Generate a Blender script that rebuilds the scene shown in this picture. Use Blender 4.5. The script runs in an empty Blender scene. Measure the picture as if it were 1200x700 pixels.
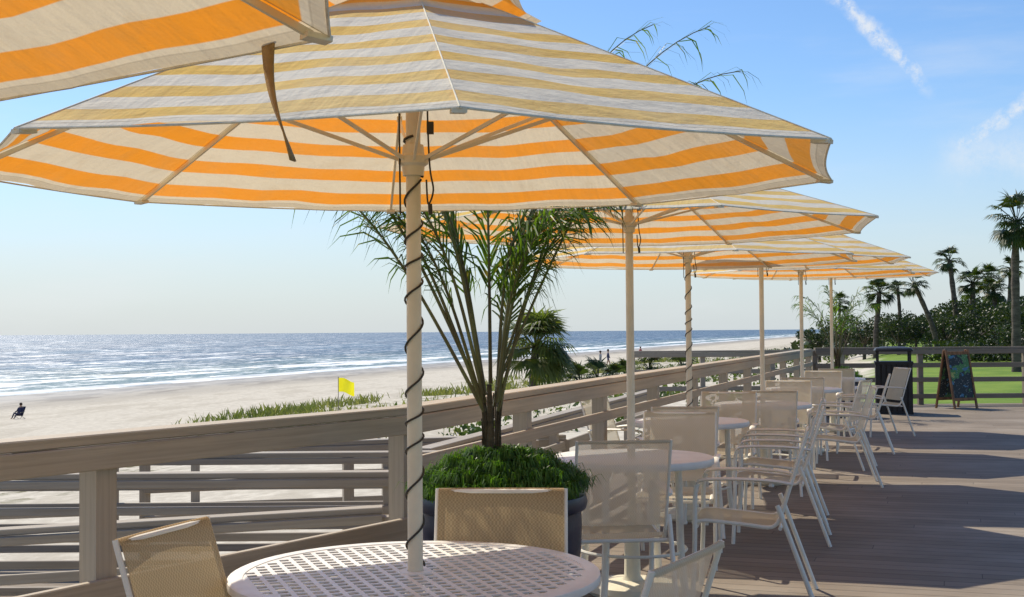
import bpy, math, random
from mathutils import Vector, Matrix, noise
random.seed(7)
R=random.random
def U(a,b): return a+(b-a)*random.random()
SC=bpy.context.scene
COL=SC.collection
SC.view_settings.view_transform='Standard'
try: SC.view_settings.look='None'
except Exception: pass
SC.view_settings.exposure=0
H=1.43
# ------------------------------------------------------------ mesh builder
class M:
    def __init__(s): s.v=[];s.f=[];s.uv={}
    def add(s,vs,fs,uvs=None):
        o=len(s.v); s.v+= [tuple(v) for v in vs]
        for i,f in enumerate(fs):
            if uvs: s.uv[len(s.f)]=uvs[i]
            s.f.append(tuple(o+k for k in f))
    def box(s,c,sz,rz=0):
        cx,cy,cz=c; a,b,h=sz[0]/2,sz[1]/2,sz[2]/2
        co,si=math.cos(rz),math.sin(rz); vs=[];q=[]
        for z in(-h,h):
            for x,y in((-a,-b),(a,-b),(a,b),(-a,b)):
                vs.append((cx+x*co-y*si,cy+x*si+y*co,cz+z)); q.append((z+cx*.7,x+y+cy*.3))
        fs=[(0,3,2,1),(4,5,6,7),(0,1,5,4),(1,2,6,5),(2,3,7,6),(3,0,4,7)]
        s.add(vs,fs,[[q[k] for k in f] for f in fs])
    def beam(s,p0,p1,w,h,ch=0.0):
        p0=Vector(p0);p1=Vector(p1);d=(p1-p0).normalized();L=(p1-p0).length
        up=Vector((0,0,1))
        if abs(d.z)>.99: up=Vector((0,1,0))
        x=d.cross(up).normalized();y=x.cross(d).normalized()
        a,b=w/2,h/2; c=min(a,b)*.25 if ch==0 else ch
        pr=[(-a+c,-b),(a-c,-b),(a,-b+c),(a,b-c),(a-c,b),(-a+c,b),(-a,b-c),(-a,-b+c)]
        vs=[p0+x*q[0]+y*q[1] for q in pr]+[p1+x*q[0]+y*q[1] for q in pr]
        o=p0.z*3.7
        uv=[(o,q[0]+q[1]+o) for q in pr]+[(o+L,q[0]+q[1]+o) for q in pr]
        fs=[(i,(i+1)%8,8+(i+1)%8,8+i) for i in range(8)]+[tuple(range(7,-1,-1)),tuple(range(8,16))]
        s.add(vs,fs,[[uv[k] for k in f] for f in fs])
    def tube(s,pts,r,n=8,cap=True):
        pts=[Vector(p) for p in pts]; k=len(pts)
        rs=r if isinstance(r,(list,tuple)) else [r]*k
        prev=None;vs=[]
        for i,p in enumerate(pts):
            d=(pts[min(i+1,k-1)]-pts[max(i-1,0)]).normalized()
            if prev is None:
                a=Vector((0,0,1)) if abs(d.z)<.9 else Vector((1,0,0))
                x=d.cross(a).normalized()
            else:
                x=(prev-d*prev.dot(d)).normalized()
            prev=x;y=d.cross(x)
            for j in range(n):
                t=2*math.pi*j/n
                vs.append(p+(x*math.cos(t)+y*math.sin(t))*rs[i])
        fs=[]
        for i in range(k-1):
            for j in range(n):
                fs.append((i*n+j,i*n+(j+1)%n,(i+1)*n+(j+1)%n,(i+1)*n+j))
        if cap: fs+=[tuple(range(n-1,-1,-1)),tuple(range((k-1)*n,k*n))]
        s.add(vs,fs)
    def lathe(s,prof,n=32,c=(0,0)):
        vs=[]
        for r,z in prof:
            for j in range(n):
                t=2*math.pi*j/n; vs.append((c[0]+r*math.cos(t),c[1]+r*math.sin(t),z))
        fs=[]
        for i in range(len(prof)-1):
            for j in range(n):
                fs.append((i*n+j,i*n+(j+1)%n,(i+1)*n+(j+1)%n,(i+1)*n+j))
        s.add(vs,fs)
    def shear(s,k):
        s.v=[(x,y,z+k*y) for x,y,z in s.v]; return s
    def mesh(s,name,mat,smooth=False):
        me=bpy.data.meshes.new(name); me.from_pydata(s.v,[],s.f)
        if s.uv:
            l=me.uv_layers.new(name='UVMap')
            for pi,p in enumerate(me.polygons):
                if pi in s.uv:
                    for k,li in enumerate(p.loop_indices): l.data[li].uv=s.uv[pi][k]
        me.materials.append(mat)
        if smooth:
            for p in me.polygons:p.use_smooth=True
            try: me.set_sharp_from_angle(angle=math.radians(40))
            except Exception: pass
        me.update()
        return me
def ob(name,data,parent=None,loc=(0,0,0),rz=0,**kw):
    o=bpy.data.objects.new(name,data); COL.objects.link(o)
    o.location=loc; o.rotation_euler=(0,0,rz)
    if parent: o.parent=parent
    for k,v in kw.items(): o[k]=v
    return o
def smooth_pts(pts,n=4):
    pts=[Vector(p) for p in pts]; out=[]
    P=[pts[0]]+pts+[pts[-1]]
    for i in range(1,len(P)-2):
        for j in range(n):
            t=j/n;a,b,c,d=P[i-1],P[i],P[i+1],P[i+2]
            out.append(.5*((2*b)+(c-a)*t+(2*a-5*b+4*c-d)*t*t+(3*b-a-3*c+d)*t**3))
    out.append(pts[-1]); return out
def copy_thing(src,loc,rz=None,scale=None,label=None):
    n=src.copy(); COL.objects.link(n); n.location=loc
    if rz is not None: n.rotation_euler=(0,0,rz)
    if scale: n.scale=(scale,)*3 if not isinstance(scale,tuple) else scale
    if label: n['label']=label
    for c in src.children:
        k=c.copy(); COL.objects.link(k); k.parent=n
        for g in c.children:
            q=g.copy(); COL.objects.link(q); q.parent=k
    return n
# ------------------------------------------------------------ materials
def newmat(name):
    m=bpy.data.materials.new(name); m.use_nodes=True
    nt=m.node_tree; nt.nodes.clear()
    out=nt.nodes.new('ShaderNodeOutputMaterial'); return m,nt,out
def setin(nt,sock,v):
    if isinstance(v,bpy.types.NodeSocket): nt.links.new(v,sock)
    elif isinstance(v,(tuple,list)) and len(v)==3 and sock.type=='RGBA': sock.default_value=(*v,1)
    else: sock.default_value=v
def mt(nt,op,a,b=None,c=None,clamp=False):
    n=nt.nodes.new('ShaderNodeMath'); n.operation=op; n.use_clamp=clamp
    for i,v in enumerate((a,b,c)):
        if v is not None: setin(nt,n.inputs[i],v)
    return n.outputs[0]
def vm(nt,op,a,b=None):
    n=nt.nodes.new('ShaderNodeVectorMath'); n.operation=op
    setin(nt,n.inputs[0],a)
    if b is not None: setin(nt,n.inputs[1],b)
    return n.outputs['Value'] if op in('DOT_PRODUCT','LENGTH') else n.outputs[0]
def mix(nt,f,a,b,mode='MIX'):
    n=nt.nodes.new('ShaderNodeMix'); n.data_type='RGBA'; n.blend_type=mode
    setin(nt,n.inputs[0],f); setin(nt,n.inputs[6],a); setin(nt,n.inputs[7],b)
    return n.outputs[2]
def ss(nt,v,a,b):
    n=nt.nodes.new('ShaderNodeMapRange'); n.interpolation_type='SMOOTHSTEP'
    setin(nt,n.inputs[0],v); n.inputs[1].default_value=a; n.inputs[2].default_value=b
    return n.outputs[0]
def tex(nt,vec,scale,detail=4,rough=.55,dist=0,colr=False):
    n=nt.nodes.new('ShaderNodeTexNoise'); n.inputs['Scale'].default_value=scale
    n.inputs['Detail'].default_value=detail; n.inputs['Roughness'].default_value=rough
    n.inputs['Distortion'].default_value=dist
    if vec is not None: nt.links.new(vec,n.inputs['Vector'])
    return n.outputs[1] if colr else n.outputs[0]
def coord(nt,kind='Object'):
    n=nt.nodes.new('ShaderNodeTexCoord'); return n.outputs[kind]
def mapping(nt,vec,scale=(1,1,1),rot=(0,0,0)):
    n=nt.nodes.new('ShaderNodeMapping'); nt.links.new(vec,n.inputs[0])
    n.inputs['Scale'].default_value=scale; n.inputs['Rotation'].default_value=rot
    return n.outputs[0]
def bump(nt,h,strength,dist=.01):
    n=nt.nodes.new('ShaderNodeBump'); n.inputs['Strength'].default_value=strength
    n.inputs['Distance'].default_value=dist; nt.links.new(h,n.inputs['Height']); return n.outputs[0]
def bsdf(nt,col,rough=.6,metal=0,normal=None,spec=.4):
    b=nt.nodes.new('ShaderNodeBsdfPrincipled'); setin(nt,b.inputs['Base Color'],col)
    setin(nt,b.inputs['Roughness'],rough); b.inputs['Metallic'].default_value=metal
    setin(nt,b.inputs['Specular IOR Level'],spec)
    if normal: nt.links.new(normal,b.inputs['Normal'])
    return b.outputs[0]
def basic(name,col,rough=.55,var=.18,scale=6,bmp=.25,metal=0,stretch=(1,1,1),dark=None,spec=.4):
    m,nt,out=newmat(name); c=mapping(nt,coord(nt),stretch)
    n1=tex(nt,c,scale,6,.6); n2=tex(nt,c,scale*9,4,.6)
    d=dark or tuple(x*(1-var*2) for x in col)
    l=tuple(min(1,x*(1+var*.6)) for x in col)
    cc=mix(nt,ss(nt,n1,.3,.72),d,l)
    cc=mix(nt,mt(nt,'MULTIPLY',n2,var),cc,tuple(x*.55 for x in col))
    s=bsdf(nt,cc,mt(nt,'ADD',mt(nt,'MULTIPLY',n2,.25),rough-.1),metal,bump(nt,n2,bmp,.004),spec)
    nt.links.new(s,out.inputs[0]); return m
def wood(name,col,grey):
    m,nt,out=newmat(name); uv=nt.nodes.new('ShaderNodeUVMap').outputs[0]; o=coord(nt)
    g1=tex(nt,mapping(nt,uv,(1.1,42,1)),1.0,5,.6,.4); g2=tex(nt,mapping(nt,uv,(3,160,1)),1.0,4,.6)
    big=tex(nt,mapping(nt,uv,(.8,4,1)),1.0,4,.6)
    cc=mix(nt,ss(nt,g1,.3,.7),tuple(x*.80 for x in col),tuple(x*1.06 for x in col))
    cc=mix(nt,mt(nt,'MULTIPLY',ss(nt,big,.45,.7),.45),cc,grey)
    cc=mix(nt,mt(nt,'MULTIPLY',ss(nt,g2,.60,.75),.40),cc,tuple(x*.45 for x in col))
    h=mt(nt,'ADD',mt(nt,'MULTIPLY',g1,.5),g2)
    nt.links.new(bsdf(nt,cc,mt(nt,'ADD',.5,mt(nt,'MULTIPLY',g1,.25)),0,bump(nt,h,.35,.003),.3),out.inputs[0]); return m
def leafmat(name,c1,c2,c3=None,trans=.35,scale=3,rough=.45):
    m,nt,out=newmat(name); c=coord(nt)
    n=tex(nt,c,scale,3,.6); cc=mix(nt,ss(nt,n,.35,.65),c1,c2)
    if c3: cc=mix(nt,ss(nt,tex(nt,c,scale*4.3,2,.5),.6,.72),cc,c3)
    a=bsdf(nt,cc,rough,0,None,.35)
    t=nt.nodes.new('ShaderNodeBsdfTranslucent'); nt.links.new(mix(nt,1.0,cc,(1.3,1.5,.5),'MULTIPLY'),t.inputs[0])
    mx=nt.nodes.new('ShaderNodeMixShader'); mx.inputs[0].default_value=trans
    nt.links.new(a,mx.inputs[1]);nt.links.new(t.outputs[0],mx.inputs[2]);nt.links.new(mx.outputs[0],out.inputs[0])
    return m
def cloth_mat():
    m,nt,out=newmat('striped_canvas')
    uv=nt.nodes.new('ShaderNodeUVMap'); sp=nt.nodes.new('ShaderNodeSeparateXYZ'); nt.links.new(uv.outputs[0],sp.inputs[0])
    o=coord(nt)
    v=sp.outputs[1]
    per=.160
    fr=mt(nt,'FRACT',mt(nt,'DIVIDE',mt(nt,'SUBTRACT',v,.045),per))
    s=mt(nt,'MULTIPLY',ss(nt,fr,.0,.025),mt(nt,'SUBTRACT',1.0,ss(nt,fr,.475,.5)))
    s=mt(nt,'MULTIPLY',s,ss(nt,v,.04,.046))
    fade=ss(nt,tex(nt,o,2.2,5,.6),.3,.75)
    dirt=ss(nt,tex(nt,o,9,6,.7),.45,.8)
    dif=mix(nt,s,(.95,.91,.79),mix(nt,fade,(.92,.69,.22),(.94,.79,.40)))
    dif=mix(nt,mt(nt,'MULTIPLY',dirt,.16),dif,(.62,.53,.34))
    tr=mix(nt,s,(.76,.63,.43),(1.0,.29,.003))
    tr=mix(nt,mt(nt,'MULTIPLY',dirt,.25),tr,(.5,.27,.08))
    tr=mix(nt,mt(nt,'MULTIPLY',ss(nt,tex(nt,o,1.3,4,.6),.45,.8),.20),tr,(.62,.38,.16))
    hem=mt(nt,'MULTIPLY',ss(nt,v,.026,.028),mt(nt,'SUBTRACT',1.0,ss(nt,v,.030,.032)))
    tr=mix(nt,mt(nt,'MULTIPLY',mt(nt,'SUBTRACT',1.0,ss(nt,v,.028,.032)),.45),tr,(.35,.27,.17))
    dif=mix(nt,mt(nt,'MULTIPLY',hem,.5),dif,(.3,.25,.18))
    wr=tex(nt,mapping(nt,o,(1,1,3)),6,5,.6); wr2=tex(nt,mapping(nt,uv.outputs[0],(9,1.2,1)),1.5,3,.6)
    b1=bump(nt,mt(nt,'ADD',wr,mt(nt,'MULTIPLY',wr2,.8)),.55,.025)
    d=nt.nodes.new('ShaderNodeBsdfDiffuse'); nt.links.new(dif,d.inputs[0]); nt.links.new(b1,d.inputs['Normal'])
    t=nt.nodes.new('ShaderNodeBsdfTranslucent'); nt.links.new(tr,t.inputs[0]); nt.links.new(b1,t.inputs['Normal'])
    mx=nt.nodes.new('ShaderNodeMixShader'); setin(nt,mx.inputs[0],.41)
    nt.links.new(d.outputs[0],mx.inputs[1]);nt.links.new(t.outputs[0],mx.inputs[2]);nt.links.new(mx.outputs[0],out.inputs[0])
    return m
def sling_mat(name,c1,c2,trans=.3,pore=.14):
    m,nt,out=newmat(name); o=coord(nt)
    w1=nt.nodes.new('ShaderNodeTexChecker'); w1.inputs['Scale'].default_value=160; nt.links.new(mapping(nt,o,(1,1,1.0)),w1.inputs[0])
    n=tex(nt,mapping(nt,o,(60,4,60)),3,3)
    cc=mix(nt,w1.outputs[1],c1,c2); cc=mix(nt,mt(nt,'MULTIPLY',n,.5),cc,c2)
    cc=mix(nt,mt(nt,'MULTIPLY',ss(nt,tex(nt,o,7,4),.5,.8),.3),cc,tuple(x*.6 for x in c1))
    d=bsdf(nt,cc,.6,0,bump(nt,n,.4,.002),.3)
    t=nt.nodes.new('ShaderNodeBsdfTranslucent'); nt.links.new(cc,t.inputs[0])
    mx=nt.nodes.new('ShaderNodeMixShader'); mx.inputs[0].default_value=trans
    nt.links.new(d,mx.inputs[1]);nt.links.new(t.outputs[0],mx.inputs[2])
    tp=nt.nodes.new('ShaderNodeBsdfTransparent'); m2=nt.nodes.new('ShaderNodeMixShader'); m2.inputs[0].default_value=pore
    nt.links.new(mx.outputs[0],m2.inputs[1]);nt.links.new(tp.outputs[0],m2.inputs[2]);nt.links.new(m2.outputs[0],out.inputs[0])
    return m
MAT={}
MAT['cloth']=cloth_mat()
MAT['cream']=basic('cream_painted_metal',(.86,.77,.56),.4,.07,5,.1)
MAT['piping']=basic('cream_piping',(.84,.77,.60),.8,.1,30,.2)
MAT['frame']=basic('ivory_powder_coat',(.86,.82,.70),.38,.05,8,.05)
MAT['tabw']=basic('white_table_enamel',(.88,.86,.79),.35,.06,5,.08)
MAT['sling_tan']=sling_mat('tan_sling',(.62,.475,.27),(.44,.32,.165),.40,.05)
MAT['sling_pale']=sling_mat('pale_sling',(.82,.74,.57),(.72,.63,.45),.50,.24)
MAT['wire']=basic('dark_cable',(.05,.045,.03),.5,.1,20,.1)
MAT['strap']=basic('tan_webbing',(.42,.27,.11),.8,.15,40,.5)
MAT['rail']=wood('taupe_painted_wood',(.45,.37,.265),(.48,.42,.33))
MAT['rail2']=wood('weathered_grey_wood',(.36,.305,.235),(.42,.38,.32))
MAT['rail3']=wood('dark_weathered_wood',(.23,.185,.135),(.28,.24,.19))
MAT['metal']=basic('steel_tube',(.25,.23,.2),.4,.1,10,.1,.3)
MAT['pot']=basic('dark_glazed_ceramic',(.010,.018,.050),.32,.2,6,.10,spec=.45)
MAT['soil']=basic('potting_soil',(.03,.035,.015),.9,.3,20,.6)
MAT['bark']=basic('palm_bark',(.12,.09,.045),.9,.3,7,.9,0,(1,1,4))
MAT['barkg']=basic('grey_palm_bark',(.15,.12,.095),.9,.3,3,.8,0,(1,1,3))
MAT['palm']=leafmat('palm_leaf',(.05,.10,.014),(.12,.18,.025),(.30,.22,.06),.48,3)
MAT['stem']=basic('green_palm_stem',(.17,.17,.045),.5,.3,8,.3,0,(1,1,.4),(.08,.055,.025))
MAT['mondo']=leafmat('mondo_leaf',(.045,.10,.014),(.12,.23,.03),(.22,.31,.05),.42,14)
MAT['sabal']=leafmat('sabal_leaf',(.026,.045,.013),(.06,.085,.02),(.16,.12,.05),.32,1.0)
MAT['sabal2']=leafmat('dune_palm_leaf',(.07,.10,.03),(.15,.17,.05),(.30,.24,.10),.45,1.0)
MAT['oak']=leafmat('oak_leaf',(.018,.034,.010),(.05,.07,.018),None,.25,.5)
MAT['scrub']=leafmat('scrub_leaf',(.05,.085,.02),(.11,.14,.035),(.18,.16,.07),.3,.4)
MAT['oats']=leafmat('sea_oat_blade',(.13,.15,.05),(.25,.24,.09),(.40,.34,.18),.35,.25)
MAT['black']=basic('black_plastic',(.02,.02,.022),.45,.2,10,.1)
MAT['boardwood']=basic('sign_wood',(.27,.135,.06),.6,.25,8,.4)
MAT['yellow']=leafmat('yellow_flag_cloth',(.80,.62,.02),(.85,.70,.04),None,.4,2)
MAT['signw']=basic('sign_white',(.75,.75,.73),.5,.05,5,.1)
MAT['hair']=basic('hair',(.05,.03,.02),.7,.1,9,.1)
MAT['shirt']=basic('navy_clothing',(.03,.04,.09),.8,.1,9,.1)
UX,UY=.326,.945
def deck_mat():
    m,nt,out=newmat('deck_planks'); o=coord(nt)
    a=vm(nt,'DOT_PRODUCT',o,(UX,UY,0)); b=vm(nt,'DOT_PRODUCT',o,(UY,-UX,0))
    ia=mt(nt,'DIVIDE',a,.142); idx=mt(nt,'FLOOR',ia); fr=mt(nt,'FRACT',ia)
    wn=nt.nodes.new('ShaderNodeTexWhiteNoise'); wn.noise_dimensions='1D'; nt.links.new(idx,wn.inputs['W'])
    ib=mt(nt,'ADD',mt(nt,'DIVIDE',b,3.7),mt(nt,'MULTIPLY',wn.outputs[0],7.3)); jb=mt(nt,'FLOOR',ib); fb=mt(nt,'FRACT',ib)
    cv=nt.nodes.new('ShaderNodeCombineXYZ'); nt.links.new(idx,cv.inputs[0]); nt.links.new(jb,cv.inputs[1])
    w2=nt.nodes.new('ShaderNodeTexWhiteNoise'); w2.noise_dimensions='2D'; nt.links.new(cv.outputs[0],w2.inputs['Vector'])
    cv2=nt.nodes.new('ShaderNodeCombineXYZ'); nt.links.new(mt(nt,'MULTIPLY',a,22),cv2.inputs[0]); nt.links.new(b,cv2.inputs[1]); nt.links.new(mt(nt,'MULTIPLY',idx,3.1),cv2.inputs[2])
    gr=tex(nt,cv2.outputs[0],2.2,6,.65)
    big=tex(nt,o,.8,5,.6); spots=tex(nt,o,7,4,.7)
    c=mix(nt,w2.outputs[0],(.215,.175,.130),(.285,.235,.18))
    c=mix(nt,ss(nt,gr,.35,.75),mix(nt,1.0,c,(.80,.78,.76),'MULTIPLY'),c)
    c=mix(nt,mt(nt,'MULTIPLY',ss(nt,big,.42,.72),.5),c,(.38,.325,.26))
    c=mix(nt,mt(nt,'MULTIPLY',ss(nt,spots,.60,.72),.25),c,(.12,.095,.07))
    g=mt(nt,'MAXIMUM',mt(nt,'SUBTRACT',1.0,ss(nt,fr,.015,.05)),ss(nt,fr,.96,.99))
    g2=mt(nt,'LESS_THAN',fb,.0012); g=mt(nt,'MAXIMUM',g,g2)
    c=mix(nt,mt(nt,'MULTIPLY',g,.7),c,(.03,.024,.018))
    h=mt(nt,'SUBTRACT',mt(nt,'MULTIPLY',gr,.15),g)
    s=bsdf(nt,c,mt(nt,'ADD',mt(nt,'MULTIPLY',gr,.3),.55),0,bump(nt,h,.5,.005),.15)
    nt.links.new(s,out.inputs[0]); return m
MAT['deck']=deck_mat()
# ------------------------------------------------------------ terrain
def sdist(x,y): return (x+72.8-.3*y)/1.044
ZP=[(-3000,-12),(-60,-6.5),(0,-3.5),(25,-2.85),(42,-2.3),(50,-1.75),(58,-1.45),(66,-1.0),(69.5,-.16),(5000,-.14)]
def gz(x,y):
    s=sdist(x,y)
    for (a,za),(b,zb) in zip(ZP,ZP[1:]):
        if s<=b:
            z=za+(zb-za)*(s-a)/(b-a); break
    k=max(0,min(1,(s-38)/8))*max(0,min(1,(69-s)/4))
    z+=k*.45*noise.noise(Vector((x*.09,y*.06,0)))+k*.15*noise.noise(Vector((x*.4,y*.3,3)))
    k2=max(0,min(1,(s-4)/15))*max(0,min(1,(45-s)/5))
    z+=k2*.05*noise.noise(Vector((x*.3,y*.2,5)))
    return z
def ground():
    sv=[-3000,-1000,-300,-60,-30,-10,-3,0,4,8,14,20]+[24+i*1.0 for i in range(50)]+[75,80,90,120,200,500,1500,4000]
    yv=[-400,-150,-60,-30,-15]+[-8+i*1.3 for i in range(70)]+[86+i*5 for i in range(40)]+[300,350,400,500,700,1000,1500,2500,5000,12000]
    m=M();vs=[]
    for y in yv:
        for s in sv:
            x=-72.8+.3*y+1.044*s; vs.append((x,y,gz(x,y)))
    n=len(sv)
    m.add(vs,[(j*n+i,j*n+i+1,(j+1)*n+i+1,(j+1)*n+i) for j in range(len(yv)-1) for i in range(n-1)])
    mat,nt,out=newmat('ground_sand_and_lawn'); o=coord(nt)
    s=mt(nt,'DIVIDE',mt(nt,'ADD',vm(nt,'DOT_PRODUCT',o,(1,-.3,0)),72.8),1.044)
    s=mt(nt,'ADD',s,mt(nt,'MULTIPLY',mt(nt,'SUBTRACT',tex(nt,o,.05,4),.5),9))
    fine=tex(nt,o,3,6,.7); med=tex(nt,mapping(nt,o,(1,.3,1)),.5,5,.6)
    dry=mix(nt,ss(nt,fine,.35,.7),(.47,.425,.345),(.64,.59,.49))
    dry=mix(nt,mt(nt,'MULTIPLY',ss(nt,med,.5,.62),.45),dry,(.38,.335,.26))
    wet=mix(nt,ss(nt,med,.4,.6),(.26,.235,.20),(.40,.365,.305))
    c=mix(nt,ss(nt,s,13,24),wet,dry)
    dune=mix(nt,ss(nt,tex(nt,o,1.1,5,.65),.50,.60),dry,(.15,.14,.07))
    c=mix(nt,ss(nt,s,42,47),c,mix(nt,ss(nt,s,52,56),dune,dry))
    lawn=mix(nt,ss(nt,tex(nt,o,.6,6,.7),.35,.65),(.11,.19,.022),(.18,.26,.035))
    c=mix(nt,ss(nt,s,67.5,69),c,lawn)
    rr=mt(nt,'ADD',.5,mt(nt,'MULTIPLY',ss(nt,s,6,20),.45))
    sh=bsdf(nt,c,rr,0,bump(nt,fine,.5,.05),.2)
    nt.links.new(sh,out.inputs[0])
    ob('ground',m.mesh('ground',mat,True),kind='structure',label='sandy beach and dunes rising to green lawn',category='ground')
ground()
def sea():
    m=M();vs=[]
    yv=[-3000,-300,0,100,300,1000,4000,25000]; sv=[-25000,-4000,-800,-200,-50,3]
    for y in yv:
        for s in sv: vs.append((-72.8+.3*min(y,4000)+(0 if y<=4000 else (y-4000)*.3)+1.044*s,y,-3.47))
    n=len(sv)
    m.add(vs,[(j*n+i,j*n+i+1,(j+1)*n+i+1,(j+1)*n+i) for j in range(len(yv)-1) for i in range(n-1)])
    mat,nt,out=newmat('sea_water'); o=coord(nt)
    s=mt(nt,'DIVIDE',mt(nt,'ADD',vm(nt,'DOT_PRODUCT',o,(1,-.3,0)),72.8),1.044)
    al=vm(nt,'DOT_PRODUCT',o,(.287,.958,0))
    cv=nt.nodes.new('ShaderNodeCombineXYZ'); nt.links.new(s,cv.inputs[0]); nt.links.new(mt(nt,'MULTIPLY',al,.22),cv.inputs[1])
    w1=tex(nt,cv.outputs[0],.10,6,.6,.6); w2=tex(nt,cv.outputs[0],.7,6,.65,.3)
    nA=vm(nt,'SUBTRACT',tex(nt,o,.5,4,.7,0,True),(.5,.5,.5)); nB=vm(nt,'SUBTRACT',tex(nt,cv.outputs[0],.16,4,.6,0,True),(.5,.5,.5))
    nn=vm(nt,'ADD',vm(nt,'MULTIPLY',nA,(1.3,1.3,0)),vm(nt,'MULTIPLY',nB,(1.2,1.2,0)))
    nn=vm(nt,'NORMALIZE',vm(nt,'ADD',nn,(0,0,1)))
    zone=ss(nt,s,-48,-4)
    w3=tex(nt,cv.outputs[0],1.6,5,.7,.4)
    lin=mt(nt,'SINE',mt(nt,'ADD',mt(nt,'MULTIPLY',s,.30),mt(nt,'MULTIPLY',mt(nt,'SUBTRACT',w1,.5),14)))
    f=mt(nt,'ADD',mt(nt,'MULTIPLY',lin,.42),mt(nt,'ADD',mt(nt,'MULTIPLY',w2,.75),mt(nt,'ADD',mt(nt,'MULTIPLY',w3,.35),mt(nt,'MULTIPLY',zone,.32))))
    foam=ss(nt,f,1.00,1.12)
    foam=mt(nt,'MULTIPLY',foam,ss(nt,s,-75,-45))
    edge=mt(nt,'MULTIPLY',ss(nt,s,-4.5,-2.5),mt(nt,'SUBTRACT',1.0,ss(nt,s,-.5,1.5)))
    foam=mt(nt,'MAXIMUM',foam,mt(nt,'MULTIPLY',edge,.7))
    sc=mt(nt,'MULTIPLY',ss(nt,w2,.66,.74),.35)
    w0=tex(nt,cv.outputs[0],.02,5,.6)
    deep=mix(nt,ss(nt,w1,.38,.62),(.012,.055,.115),(.030,.100,.165))
    deep=mix(nt,mt(nt,'MULTIPLY',ss(nt,w0,.45,.65),.4),deep,(.028,.12,.20))
    shal=mix(nt,ss(nt,s,-70,-6),deep,(.075,.15,.165))
    c=mix(nt,mt(nt,'MAXIMUM',foam,sc),shal,(.88,.89,.87))
    dn=bsdf(nt,c,.5,0,nn,.12)
    mx=nt.nodes.new('ShaderNodeMixShader'); nt.links.new(dn,mx.inputs[1])
    gl=nt.nodes.new('ShaderNodeBsdfGlossy'); gl.inputs['Roughness'].default_value=.44; nt.links.new(nn,gl.inputs['Normal'])
    lw=nt.nodes.new('ShaderNodeFresnel'); lw.inputs['IOR'].default_value=1.33; nt.links.new(nn,lw.inputs['Normal'])
    pa=ss(nt,tex(nt,cv.outputs[0],1.3,4,.75),.55,.60); pb=ss(nt,tex(nt,cv.outputs[0],.28,4,.75),.54,.585); pc=ss(nt,tex(nt,cv.outputs[0],.07,5,.8),.53,.58)
    sp2=mt(nt,'ADD',mt(nt,'MULTIPLY',pa,.75),mt(nt,'ADD',mt(nt,'MULTIPLY',pb,.70),mt(nt,'MULTIPLY',pc,.40)))
    k=mt(nt,'MULTIPLY',mt(nt,'ADD',.06,sp2),mt(nt,'MULTIPLY',mt(nt,'MINIMUM',lw.outputs[0],.58),mt(nt,'SUBTRACT',1.0,foam)),None,True)
    nt.links.new(k,mx.inputs[0]); nt.links.new(gl.outputs[0],mx.inputs[2]); nt.links.new(mx.outputs[0],out.inputs[0])
    ob('sea_water',m.mesh('sea_water',mat),kind='structure',label='blue sea with surf and sun glitter',category='sea')
sea()
# ------------------------------------------------------------ deck
C0=Vector((-.55,6.35,0)); n1d=Vector((1.24,1.89,0)).normalized(); n2d=Vector((.326,.945,0))
A0=C0-n1d*12.85
E0=C0+n2d*((24.0-6.35)/.945)
def poly_slab(name,pts,z0,z1,mat,**kw):
    m=M();n=len(pts)
    m.add([(p[0],p[1],z1) for p in pts]+[(p[0],p[1],z0) for p in pts],
      [tuple(range(n)),tuple(range(2*n-1,n-1,-1))]+[(i,n+i,n+(i+1)%n,(i+1)%n) for i in range(n)])
    return ob(name,m.mesh(name,mat),**kw)
poly_slab('deck_floor',[(A0.x-.0,A0.y),(20,A0.y),(22,24.3),(E0.x-.05,24.3),(C0.x-.08,C0.y)],-.05,0,MAT['deck'],kind='structure',label='brown wooden plank deck floor',category='deck')
# ------------------------------------------------------------ railings
def railing(name,p0,p1,z0,h,sp,label,mat,boards,cap=(.145,.04),sub=.09,post=.095,group='wooden railings of the deck',z1=None,ends=(True,True)):
    p0=Vector((p0[0],p0[1],z0)); p1=Vector((p1[0],p1[1],z0 if z1 is None else z1))
    e=ob(name,None,None,p0); e['label']=label; e['category']='railing'; e['group']=group
    d=p1-p0; L=d.length; k=max(1,round(L/sp))
    ang=math.atan2(d.y,d.x)
    m=M(); m.box((0,0,(h-.04)/2-.03),(post,post,h+.02-.0)); me=m.mesh('post',mat)
    for i in range(k+1):
        if (i==0 and not ends[0]) or (i==k and not ends[1]): continue
        q=d*(i/k); ob('post',me,e,q,ang)
    m=M(); zz=Vector((0,0,h)); m.beam(zz,d+zz,cap[0],cap[1]); ob('handrail',m.mesh('handrail',mat),e)
    nx=Vector((-math.sin(ang),math.cos(ang),0))*(-(post/2+.019))
    if sub:
        m=M(); q=nx+Vector((0,0,h-.022-sub/2)); m.beam(q,d+q,.036,sub); ob('rail_board',m.mesh('rail_board',mat),e)
    for zc,hh in boards:
        m=M(); q=nx*(1.0)+Vector((0,0,zc)); m.beam(q,d+q,.036,hh); ob('rail_board',m.mesh('rail_board',mat),e)
    return e
railing('deck_railing',A0,C0,0,1.042,1.836,'taupe wooden deck railing with wide handrail and boards',MAT['rail'],[(.47,.11),(.09,.09),(.28,.09)])
railing('deck_railing',C0,E0,0,1.042,1.95,'long taupe wooden railing beside the dining tables',MAT['rail'],[(.47,.10),(.09,.09),(.78,.07)],ends=(False,True))
railing('deck_railing',(E0.x+.14,24.08),(21.5,24.08),0,1.06,1.9,'dark weathered railing along the lawn end of the deck',MAT['rail3'],[(.47,.09),(.74,.09),(.16,.09)])
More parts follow.
